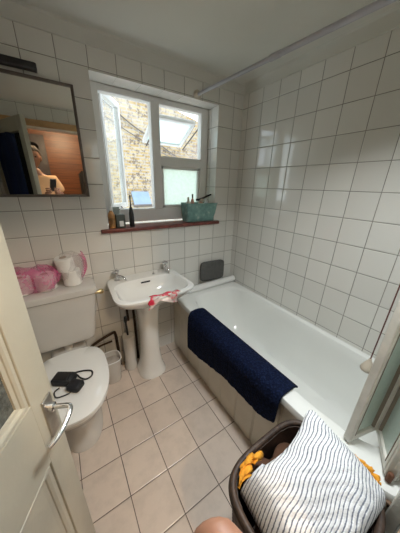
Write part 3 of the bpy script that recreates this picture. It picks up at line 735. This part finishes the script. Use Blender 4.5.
o = obj('striped_towel', b, M['stripe'], sharp=85); tag(o, 'white towel with thin dark stripes heaped on top of the laundry basket', 'towel')
sm = o.modifiers.new('thickness', 'SOLIDIFY'); sm.thickness = .007; sm.offset = -1
# folded lower layers on the left
for k, (dx, dz) in enumerate(((.012, -.028), (.022, -.050))):
    b = B(); uv = b.loops.layers.uv.new('UVMap'); g = []; suv = {}
    for i in range(17):
        row = []
        for j in range(91):
            u, v = i/16, j/90; p = Vector((-1.082+dx+.09*u+.006*math.sin(v*9+k), -1.335-.255*v, .590+dz+.018*math.sin(PI*min(1, u*1.3)*.5)+.003*abs(math.sin(PI*v*.24/.0098)))); vv = b.verts.new(p); suv[vv] = (u, p.y/.0098); row.append(vv)
        g.append(row)
    for i in range(16):
        for j in range(90):
            f = b.faces.new((g[i][j], g[i+1][j], g[i+1][j+1], g[i][j+1]))
            for l_ in f.loops: l_[uv].uv = suv[l_.vert]
    c_ = obj('towel_fold', b, M['stripe'], o, sharp=85); sm = c_.modifiers.new('thickness', 'SOLIDIFY'); sm.thickness = .006
def ruffle(name, label, pts, w, m, seed):
    b = B(); P_ = smooth_path(pts, 8); n = len(P_); g = []; rnd = random.Random(seed)
    for i, p in enumerate(P_):
        row = []
        for j in range(9):
            v = j/8-.5; row.append(b.verts.new(p+Vector((w*v*.8+.004*math.sin(i*1.1), .006*math.sin(i*.9+v*4), .018*math.cos(v*PI)+.007*math.sin(i*.8+j)))))
        g.append(row)
    for i in range(n-1):
        for j in range(8): b.faces.new((g[i][j], g[i+1][j], g[i+1][j+1], g[i][j+1]))
    o = obj(name, b, m, sharp=80); sm = o.modifiers.new('thickness', 'SOLIDIFY'); sm.thickness = .006; return tag(o, label, 'cloth')
ruffle('mustard_cloth', 'bright mustard yellow cloth poking out at back left of the laundry basket', [(-.995, -1.325, .600), (-1.030, -1.312, .604), (-1.052, -1.322, .598), (-1.075, -1.345, .596)], .060, M['yellowcloth'], 1)
ruffle('mustard_cloth', 'mustard yellow cloth edge showing at the right rim of the laundry basket', [(-.722, -1.50, .606), (-.712, -1.53, .608), (-.712, -1.560, .603), (-.722, -1.58, .596)], .016, M['yellowcloth'], 2)

# ------------------------------------------------------------------ sill things
t = thing('electric_toothbrush', 'black electric toothbrush standing upright on the window sill', 'toothbrush', (-.985, .01, 1.185))
b = B(); lathe(b, [(.015, .001), (.0175, .006), (.0175, .09), (.014, .12), (.009, .14)], (-.985, .01, 1.185), 20); obj('handle', b, M['black'], t)
b = B(); lathe(b, [(.006, .14), (.0045, .17), (.004, .20), (.006, .212), (.004, .222)], (-.985, .01, 1.185), 14); obj('brush_head', b, M['black'], t)
t = thing('soap_bottle', 'amber and orange bottle at the left end of the window sill', 'bottle', (-1.128, .015, 1.185))
b = B(); lathe(b, [(.020, .001), (.023, .006), (.023, .085), (.018, .105), (.010, .115), (.010, .125)], (-1.122, .018, 1.185)); obj('bottle_body', b, mat('orange_green_print', (.42, .22, .08), .35, var=.6, scale=22), t)
b = B(); lathe(b, [(.0115, .122), (.0115, .145), (.008, .150)], (-1.122, .018, 1.185), 18); obj('cap', b, M['upvc'], t)
t = thing('storage_box', 'small dark green grey carton with a pale label on the window sill', 'box', (-1.066, .02, 1.185))
b = B(); bm_box(b, -1.097, -1.036, -.010, .044, 1.186, 1.278, .003); obj('carton', b, mat('dark_carton', (.07, .085, .075), .5), t)
b = B(); bm_box(b, -1.078, -1.050, -.0115, -.0103, 1.198, 1.236, 0); obj('carton_label', b, M['upvc'], t)
t = thing('lotion_tube', 'grey green tube standing behind the dark carton on the window sill', 'tube', (-1.075, .07, 1.185))
b = B(); loft(b, [ring_pts(-1.075, .068, hx_, hy_, z, 2, 28) for z, hx_, hy_ in ((1.186, .015, .015), (1.205, .016, .016), (1.25, .022, .015), (1.325, .022, .003))]); obj('tube_body', b, mat('grey_green', (.34, .40, .38), .4), t)
# teal basket
SX0, SX1, SY0, SY1 = -.452, -.262, -.004, .125
SX0, SX1 = -.525, -.208
t = thing('teal_basket', 'teal marbled rectangular basket of toiletries at the right end of the sill', 'basket', ((SX0+SX1)/2, .06, 1.186))
b = B(); cxk, cyk = (SX0+SX1)/2, .060
loft(b, [ring_pts(cxk, cyk, hx_, hy_, z, 9, 60) for z, hx_, hy_ in ((1.186, .145, .056), (1.190, .148, .059), (1.332, .157, .066), (1.337, .160, .069), (1.337, .154, .063), (1.196, .142, .053))]); obj('basket_body', b, M['teal'], t)
b = B(); tube(b, ring_pts(cxk, cyk, .158, .067, 1.337, 9, 60), .004, 8, True); obj('basket_rim', b, M['teal'], t)
def bottle(x, y, h, r, col, label, capc=M['upvc'], tilt=(0, 0), cap_r=.45, z=1.198):
    t_ = thing('toiletry_bottle', label, 'bottle', (x, y, z), 0, 'bottles in the teal basket')
    mt = Matrix.Translation((x, y, z)) @ Euler((tilt[0], tilt[1], 0)).to_matrix().to_4x4()
    b = B(); lathe(b, [(r*.92, 0), (r, .005), (r, h*.72), (r*.75, h*.80), (r*.42, h*.84), (r*.42, h*.88)], (0, 0, 0), 28, mt); obj('bottle_body', b, mat('bottle_plastic', col, .3), t_)
    b = B(); lathe(b, [(r*cap_r, h*.86), (r*cap_r, h*.98), (r*cap_r*.8, h)], (0, 0, 0), 20, mt); obj('cap', b, capc, t_)
bottle(-0.487, .050, 0.190, .021, (.72, .66, .58), 'cream bottle standing at left end of the teal basket', M['cream'])
bottle(-0.449, .045, 0.215, .015, (.60, .30, .22), 'slim terracotta bottle with dark cap in the teal basket', M['black'])
bottle(-0.360, .050, 0.180, .028, (.70, .45, .34), 'wide peach jar in the middle of the teal basket', M['cream'], cap_r=.8)
bottle(-0.295, .060, 0.175, .030, (.75, .77, .78), 'white bottle right of the peach jar in the teal basket')
bottle(-0.247, .045, 0.205, .022, (.30, .32, .34), 'grey bottle leaning right at the end of the teal basket', M['black'], (0, math.radians(14)))
t = thing('razor', 'black handled razor lying across the top of the teal basket', 'razor', (-.40, .05, 1.305))
b = B(); tube(b, smooth_path([(-.390, .045, 1.368), (-.35, .035, 1.380), (-.30, .045, 1.396), (-.240, .06, 1.410)]), [.007]*19 if False else .007, 10); obj('razor_handle', b, M['black'], t)
b = B(); bm_box(b, -.412, -.386, .030, .055, 1.358, 1.376, .004); obj('razor_head', b, M['black'], t)

# ------------------------------------------------------------------ door
F = Vector((-1.526, -1.012, 0)); Dv = Vector((.437, .9, 0)).normalized(); a = math.atan2(-Dv.y, -Dv.x)
DL = .745
MT = Matrix.Translation(F) @ Matrix.Rotation(a, 4, 'Z')     # local +x from free edge to hinge, local y through the thickness
# room-facing side (towards the camera) is local +y or -y ; find it
nrm = (MT.to_3x3() @ Vector((0, 1, 0))); side = 1 if nrm.dot(CAM-F) > 0 else -1
door = bpy.data.objects.new('door_1', None); COL.objects.link(door); door['kind'] = 'structure'; door['label'] = 'cream painted bathroom door with obscure glass, standing open'
def dbox(b, x0, x1, d0, d1, z0, z1, bev=0):
    y0, y1 = sorted((side*d0, side*d1)); bm_box(b, x0, x1, y0, y1, z0, z1, bev, MT)
TH = .036; DT = 1.995
st, gz, pz = .078, 1.005, .782
b = B()
dbox(b, 0, st, -TH, 0, .008, DT, .002); dbox(b, DL-.10, DL, -TH, 0, .008, DT, .002)
dbox(b, st, DL-.10, -TH, 0, DT-.11, DT); dbox(b, st, DL-.10, -TH, 0, pz+.0, gz-.012); dbox(b, st, DL-.10, -TH, 0, .008, .20)
obj('door_leaf', b, M['doorpaint'], door)
b = B()
def bead(b, x0, x1, z0, z1, w=.022, d=.012):
    m_ = MT
    def pr(x, dd, z): return m_ @ Vector((x, side*dd, z))
    out = [(x0, z0), (x1, z0), (x1, z1), (x0, z1)]; inn = [(x0+w, z0+w), (x1-w, z0+w), (x1-w, z1-w), (x0+w, z1-w)]
    mid = [(x0+w*.35, z0+w*.35), (x1-w*.35, z0+w*.35), (x1-w*.35, z1-w*.35), (x0+w*.35, z1-w*.35)]
    def rg(t_, dd): return [b.verts.new(pr(x, dd, z)) for x, z in ((x0+w*t_, z0+w*t_), (x1-w*t_, z0+w*t_), (x1-w*t_, z1-w*t_), (x0+w*t_, z1-w*t_))]
    L_ = [rg(0, 0), rg(.02, -d*.55), rg(.14, -d*.55), rg(.20, -.001), rg(.45, -.002), rg(.62, -d*.5), rg(.66, -d*.8), rg(.95, -d), rg(1, -d-.008)]
    for A1_, B1_ in zip(L_, L_[1:]):
        for i in range(4): j = (i+1) % 4; b.faces.new((A1_[i], A1_[j], B1_[j], B1_[i]))
bead(b, st-.001, DL-.099, gz-.013, DT-.109, .026, .010)
bead(b, st-.001, DL-.099, .199, pz+.001, .040, .012)
obj('panel_moulding', b, M['doorpaint'], door, sharp=20)
b = B(); dbox(b, st+.02, DL-.12, -.020, -.014, gz+.0, DT-.12); obj('door_glass', b, M['obscure'], door)
b = B(); dbox(b, st+.02, DL-.12, -.024, -.012, .21, pz-.01); obj('lower_panel', b, M['doorpaint'], door)
hd_ = bpy.data.objects.new('door_handle', None); COL.objects.link(hd_); hd_.parent = door
b = B(); dbox(b, .016, .052, .0, .006, .835, .965, .002); obj('backplate', b, M['nickel'], hd_)
def dp(x, d, z): return MT @ Vector((x, side*d, z))
b = B(); tube(b, smooth_path([dp(.034, .004, .930), dp(.034, .030, .930), dp(.034, .052, .930), dp(.042, .060, .928), dp(.062, .061, .922), dp(.095, .056, .915), dp(.122, .044, .912)], 5), .0065, 14)
obj('lever', b, M['chrome'], hd_)
b = B(); lathe(b, [(.012, 0), (.012, .012), (.009, .014)], (0, 0, 0), 20, Matrix.Translation(dp(.034, .005, .930)) @ (MT.to_3x3() @ Vector((0, side, 0))).to_track_quat('Z', 'Y').to_matrix().to_4x4()); obj('rose', b, M['chrome'], hd_)
b = B(); dbox(b, -.0015, .001, -.028, -.008, .85, .99, 0); obj('latch_plate', b, M['brass'], door)
# blue towel hanging on the back of the door
b = B(); g = []
for i in range(41):
    row = []
    for j in range(41):
        u, v = i/40, j/40; d_ = -TH-.022-.014*math.sin(u*22)*(.3+.7*v)-.01*math.sin(u*9+v*3)
        row.append(b.verts.new(dp(.13+.42*u+.05*math.sin(v*3)*(u-.5), d_, 1.86-.95*v+.03*math.sin(u*PI)*(1-v))))
    g.append(row)
for i in range(40):
    for j in range(40): b.faces.new((g[i][j], g[i+1][j], g[i+1][j+1], g[i][j+1]))
o = obj('bath_towel', b, mat('blue_towelling', (.010, .025, .09), .95, bump=.002, bscale=150), sharp=80); tag(o, 'dark blue towel hanging on the back of the door, seen in the mirror', 'towel')
sm = o.modifiers.new('thickness', 'SOLIDIFY'); sm.thickness = .008

# ------------------------------------------------------------------ hall things
t = thing('hall_lamp', 'warm bulb with a white cap hanging from the hall ceiling behind the doorway', 'lamp', (-1.12, -2.30, 2.4))
b = B(); lathe(b, [(.045, 2.375), (.045, 2.399)], (-1.12, -2.30, 0)); tube(b, [(-1.12, -2.30, 2.38), (-1.12, -2.30, 2.34)], .004, 8); obj('flex', b, M['upvc'], t)
b = B(); lathe(b, [(.018, 2.31), (.022, 2.345), (.010, 2.35)], (-1.12, -2.30, 0)); obj('lamp_holder', b, M['upvc'], t)
t = thing('dark_poster', 'dark framed picture with a pale round shape on the hall wall, in the mirror', 'picture', (-1.72, -3.33, 1.7))
b = B(); bm_box(b, -2.05, -1.42, -3.349, -3.325, 1.05, 2.20, .004); obj('board', b, mat('dark_print', (.03, .025, .03), .5, var=.4), t)
b = B(); lathe(b, [(.085, 0), (.08, .006), (.02, .01)], (0, 0, 0), 32, Matrix.Translation((-1.60, -3.325, 2.0)) @ Matrix.Rotation(PI/2, 4, 'X')); obj('round_shape', b, mat('pale_print', (.40, .36, .28), .5, var=.5, scale=20), t)
b = B(); g = []
for i in range(25):
    row = []
    for j in range(25): u, v = i/24, j/24; row.append(b.verts.new((-.98+.26*u*(.6+.4*v), -3.30-.03*math.sin(u*PI)+.012*math.sin(u*18), 1.62-1.0*v+.06*math.sin(u*PI)*(1-v))))
    g.append(row)
for i in range(24):
    for j in range(24): b.faces.new((g[i][j], g[i+1][j], g[i+1][j+1], g[i][j+1]))
o = obj('dark_coat', b, mat('dark_fabric', (.02, .02, .022), .95), sharp=80); tag(o, 'dark coat hanging on the boarded hall wall, seen in the mirror', 'coat'); sm = o.modifiers.new('thickness', 'SOLIDIFY'); sm.thickness = .02

# ------------------------------------------------------------------ the photographer
def skin(chains, sub=2):
    """chains: list of [(point, radius), ...]; first chain holds the root; a chain starts at the nearest existing vertex when tagged"""
    me = bpy.data.meshes.new('tmp'); V, E, Rr = [], [], []
    def find(p):
        for i, q in enumerate(V):
            if (Vector(q)-Vector(p)).length < 1e-5: return i
        return None
    for ch in chains:
        prev = None
        for p, r in ch:
            i = find(p)
            if i is None: V.append(tuple(p)); Rr.append(r); i = len(V)-1
            if prev is not None and prev != i: E.append((prev, i))
            prev = i
    me.from_pydata(V, E, []); o = bpy.data.objects.new('tmp', me); COL.objects.link(o)
    o.modifiers.new('s', 'SKIN'); sl = me.skin_vertices[0].data
    for i, r in enumerate(Rr): sl[i].radius = r if isinstance(r, tuple) else (r, r)
    sl[0].use_root = True
    md = o.modifiers.new('d', 'SUBSURF'); md.levels = md.render_levels = sub
    dg = bpy.context.evaluated_depsgraph_get(); ev = o.evaluated_get(dg); m2 = bpy.data.meshes.new_from_object(ev)
    b = bmesh.new(); b.from_mesh(m2); bpy.data.objects.remove(o); bpy.data.meshes.remove(me); bpy.data.meshes.remove(m2)
    return b
per = thing('person', 'person in a peach T-shirt holding up a black phone, reflected in the mirror', 'person', (-1.50, -1.92, 0))
px, py = -1.57, -1.97
pel = (px, py, 1.0); ch_ = (px, py, 1.34); nk = (px, py+.01, 1.56)
ph_ = Vector((-1.435, -1.605, 1.425))
wrR = Vector((-1.385, -1.660, 1.345)); wrL = Vector((-1.505, -1.675, 1.330))
chains = [[(pel, (.15, .11)), ((px, py, 1.18), (.135, .10)), (ch_, (.155, .11)), ((px, py, 1.48), (.13, .085)), (nk, (.055, .055)), ((px, py+.025, 1.64), (.052, .055))],
          [((px, py, 1.48), .1), ((px+.155, py, 1.49), (.058, .058)), ((px+.215, py+.01, 1.30), (.045, .045)), ((px+.20, py+.09, 1.20), (.040, .040)), (tuple(wrR), (.026, .026))],
          [((px, py, 1.48), .1), ((px-.155, py, 1.49), (.058, .058)), ((px-.215, py+.02, 1.30), (.045, .045)), ((px-.17, py+.10, 1.20), (.040, .040)), (tuple(wrL), (.026, .026))],
          [(pel, .13), ((px+.09, py, .86), (.085, .09)), ((px+.10, py+.02, .50), (.058, .060)), ((px+.10, py-.01, .10), (.038, .042)), ((px+.105, py+.03, .045), (.042, .042)), ((px+.115, py+.16, .035), (.042, .03))],
          [(pel, .13), ((px-.09, py, .86), (.085, .09)), ((px-.10, py+.02, .50), (.058, .060)), ((px-.10, py-.01, .10), (.038, .042)), ((px-.105, py+.03, .045), (.042, .042)), ((px-.115, py+.16, .035), (.042, .03))]]
body = skin(chains)
# head
def head(b):
    c = Vector((px, py+.045, 1.745)); h = bmesh.new(); bmesh.ops.create_icosphere(h, subdivisions=5, radius=1)
    for v in h.verts:
        p = v.co.copy(); x, y, z = p.x*.076, p.y*.096, p.z*.118
        if z < -.01: k = 1-.30*min(1, (-z-.01)/.10); x *= k; y = y*(1-.12*min(1, (-z)/.1))
        f = max(0, p.y)**3
        y += .024*f*math.exp(-(x/.013)**2-((z+.022)/.022)**2)             # nose
        y += .010*f*math.exp(-(x/.026)**2-((z+.062)/.010)**2)             # lips
        y += .008*f*math.exp(-(x/.022)**2-((z+.100)/.016)**2)
        for s_ in (-1, 1): y -= .012*f*math.exp(-((x-s_*.030)/.016)**2-((z-.004)/.012)**2)
        v.co = c+Vector((x, y, z))
    merge(b, h)
    for s_ in (-1, 1):
        e = bmesh.new(); bmesh.ops.create_icosphere(e, subdivisions=3, radius=1)
        for v in e.verts: v.co = c+Vector((s_*.078+v.co.x*.010, -.005+v.co.y*.020, -.005+v.co.z*.032))
        merge(b, e)
    return c
hc = head(body)
# hands: palm plus five fingers each, curled round the phone
def hand(b, wr, s):
    pc = ph_+Vector((s*.045, -.022, -.055))
    merge(b, skin([[(tuple(wr), (.024, .020)), (tuple(wr.lerp(pc, .5)), (.036, .017)), (tuple(pc), (.040, .015))]], 2))
    for k in range(4):
        L_ = (.060, .070, .066, .052)[k]; z = .030-.021*k
        base = pc+Vector((s*.012, .006, z)); p1 = base+Vector((s*.010, .024, .004)); p2 = p1+Vector((-s*L_*.45, .012, .002)); p3 = p2+Vector((-s*L_*.42, -.002, 0))
        merge(b, skin([[(tuple(base), .010), (tuple(p1), .009), (tuple(p2), .0085), (tuple(p3), .007)]], 2))
    base = pc+Vector((-s*.005, -.012, .0)); p1 = base+Vector((-s*.020, -.008, .020)); p2 = p1+Vector((-s*.016, .004, .020))
    merge(b, skin([[(tuple(base), .012), (tuple(p1), .011), (tuple(p2), .009)]], 2))
hand(body, wrR, 1)
hand(body, wrL, -1)
# forefinger reaching forward under the lens
ft = CAM+_R*(15/212.77*.075)+_D*(.0985)+_F*.075
k0 = Vector((-1.392, -1.608, 1.372))
merge(body, skin([[(tuple(k0), .010), (tuple(k0.lerp(ft, .5)+Vector((.006, 0, -.006))), .0095), (tuple(ft-_R*.001), .0100), (tuple(ft+_F*.004-_R*.001), .0100)]], 2))
obj('body', body, M['skin'], per, sharp=80)
b = skin([[((px, py, 1.0), (.165, .125)), ((px, py, 1.18), (.155, .118)), ((px, py, 1.34), (.172, .125)), ((px, py, 1.48), (.148, .100)), ((px, py+.005, 1.545), (.075, .068))],
          [((px, py, 1.48), .1), ((px+.160, py, 1.495), (.078, .076)), ((px+.225, py+.01, 1.335), (.070, .068))], [((px, py, 1.48), .1), ((px-.160, py, 1.495), (.078, .076)), ((px-.225, py+.02, 1.335), (.070, .068))]])
obj('shirt', b, M['shirt'], per, sharp=80)
b = skin([[((px, py, .97), (.155, .118)), ((px, py, .90), (.16, .12))], [((px, py, .90), .13), ((px+.09, py, .84), (.098, .104)), ((px+.10, py+.02, .50), (.074, .076)), ((px+.10, py-.01, .11), (.058, .062))],
          [((px, py, .90), .13), ((px-.09, py, .84), (.098, .104)), ((px-.10, py+.02, .50), (.074, .076)), ((px-.10, py-.01, .11), (.058, .062))]])
obj('trousers', b, M['jeans'], per, sharp=80)
b = B(); h = bmesh.new(); bmesh.ops.create_icosphere(h, subdivisions=4, radius=1)
for v in h.verts:
    p = v.co.copy(); n_ = 1+.04*math.sin(14*p.x+9*p.z)+.03*math.sin(21*p.y)
    v.co = hc+Vector((p.x*.086*n_, p.y*.104*n_-.018+(0 if p.z > .35 else -.02), .028+p.z*.108*n_))
merge(b, h); obj('hair', b, M['hair'], per, sharp=80)
for s_ in (-1, 1):
    b = B(); bmesh.ops.create_icosphere(b, subdivisions=3, radius=.0105)
    for v in b.verts: v.co += hc+Vector((s_*.030, .076, .004))
    obj('eye', b, mat('eye', (.05, .04, .035), .2) if 'eye' not in bpy.data.materials else bpy.data.materials['eye'], per)
# phone: its lens is where the picture is taken from, so the body sits just behind and below it
t = thing('phone', 'black phone held up in both hands, reflected in the mirror', 'phone', tuple(ph_))
pm = Matrix(((_R.x, -_D.x, -_F.x, CAM.x), (_R.y, -_D.y, -_F.y, CAM.y), (_R.z, -_D.z, -_F.z, CAM.z), (0, 0, 0, 1)))
b = B(); bm_box(b, -.018, .054, -.125, .020, .004, .012, .003, pm); obj('phone_body', b, M['black'], t)
b = B(); bm_box(b, -.015, .051, -.121, .016, .0121, .0127, 0, pm); obj('phone_screen', b, M['lens'], t)
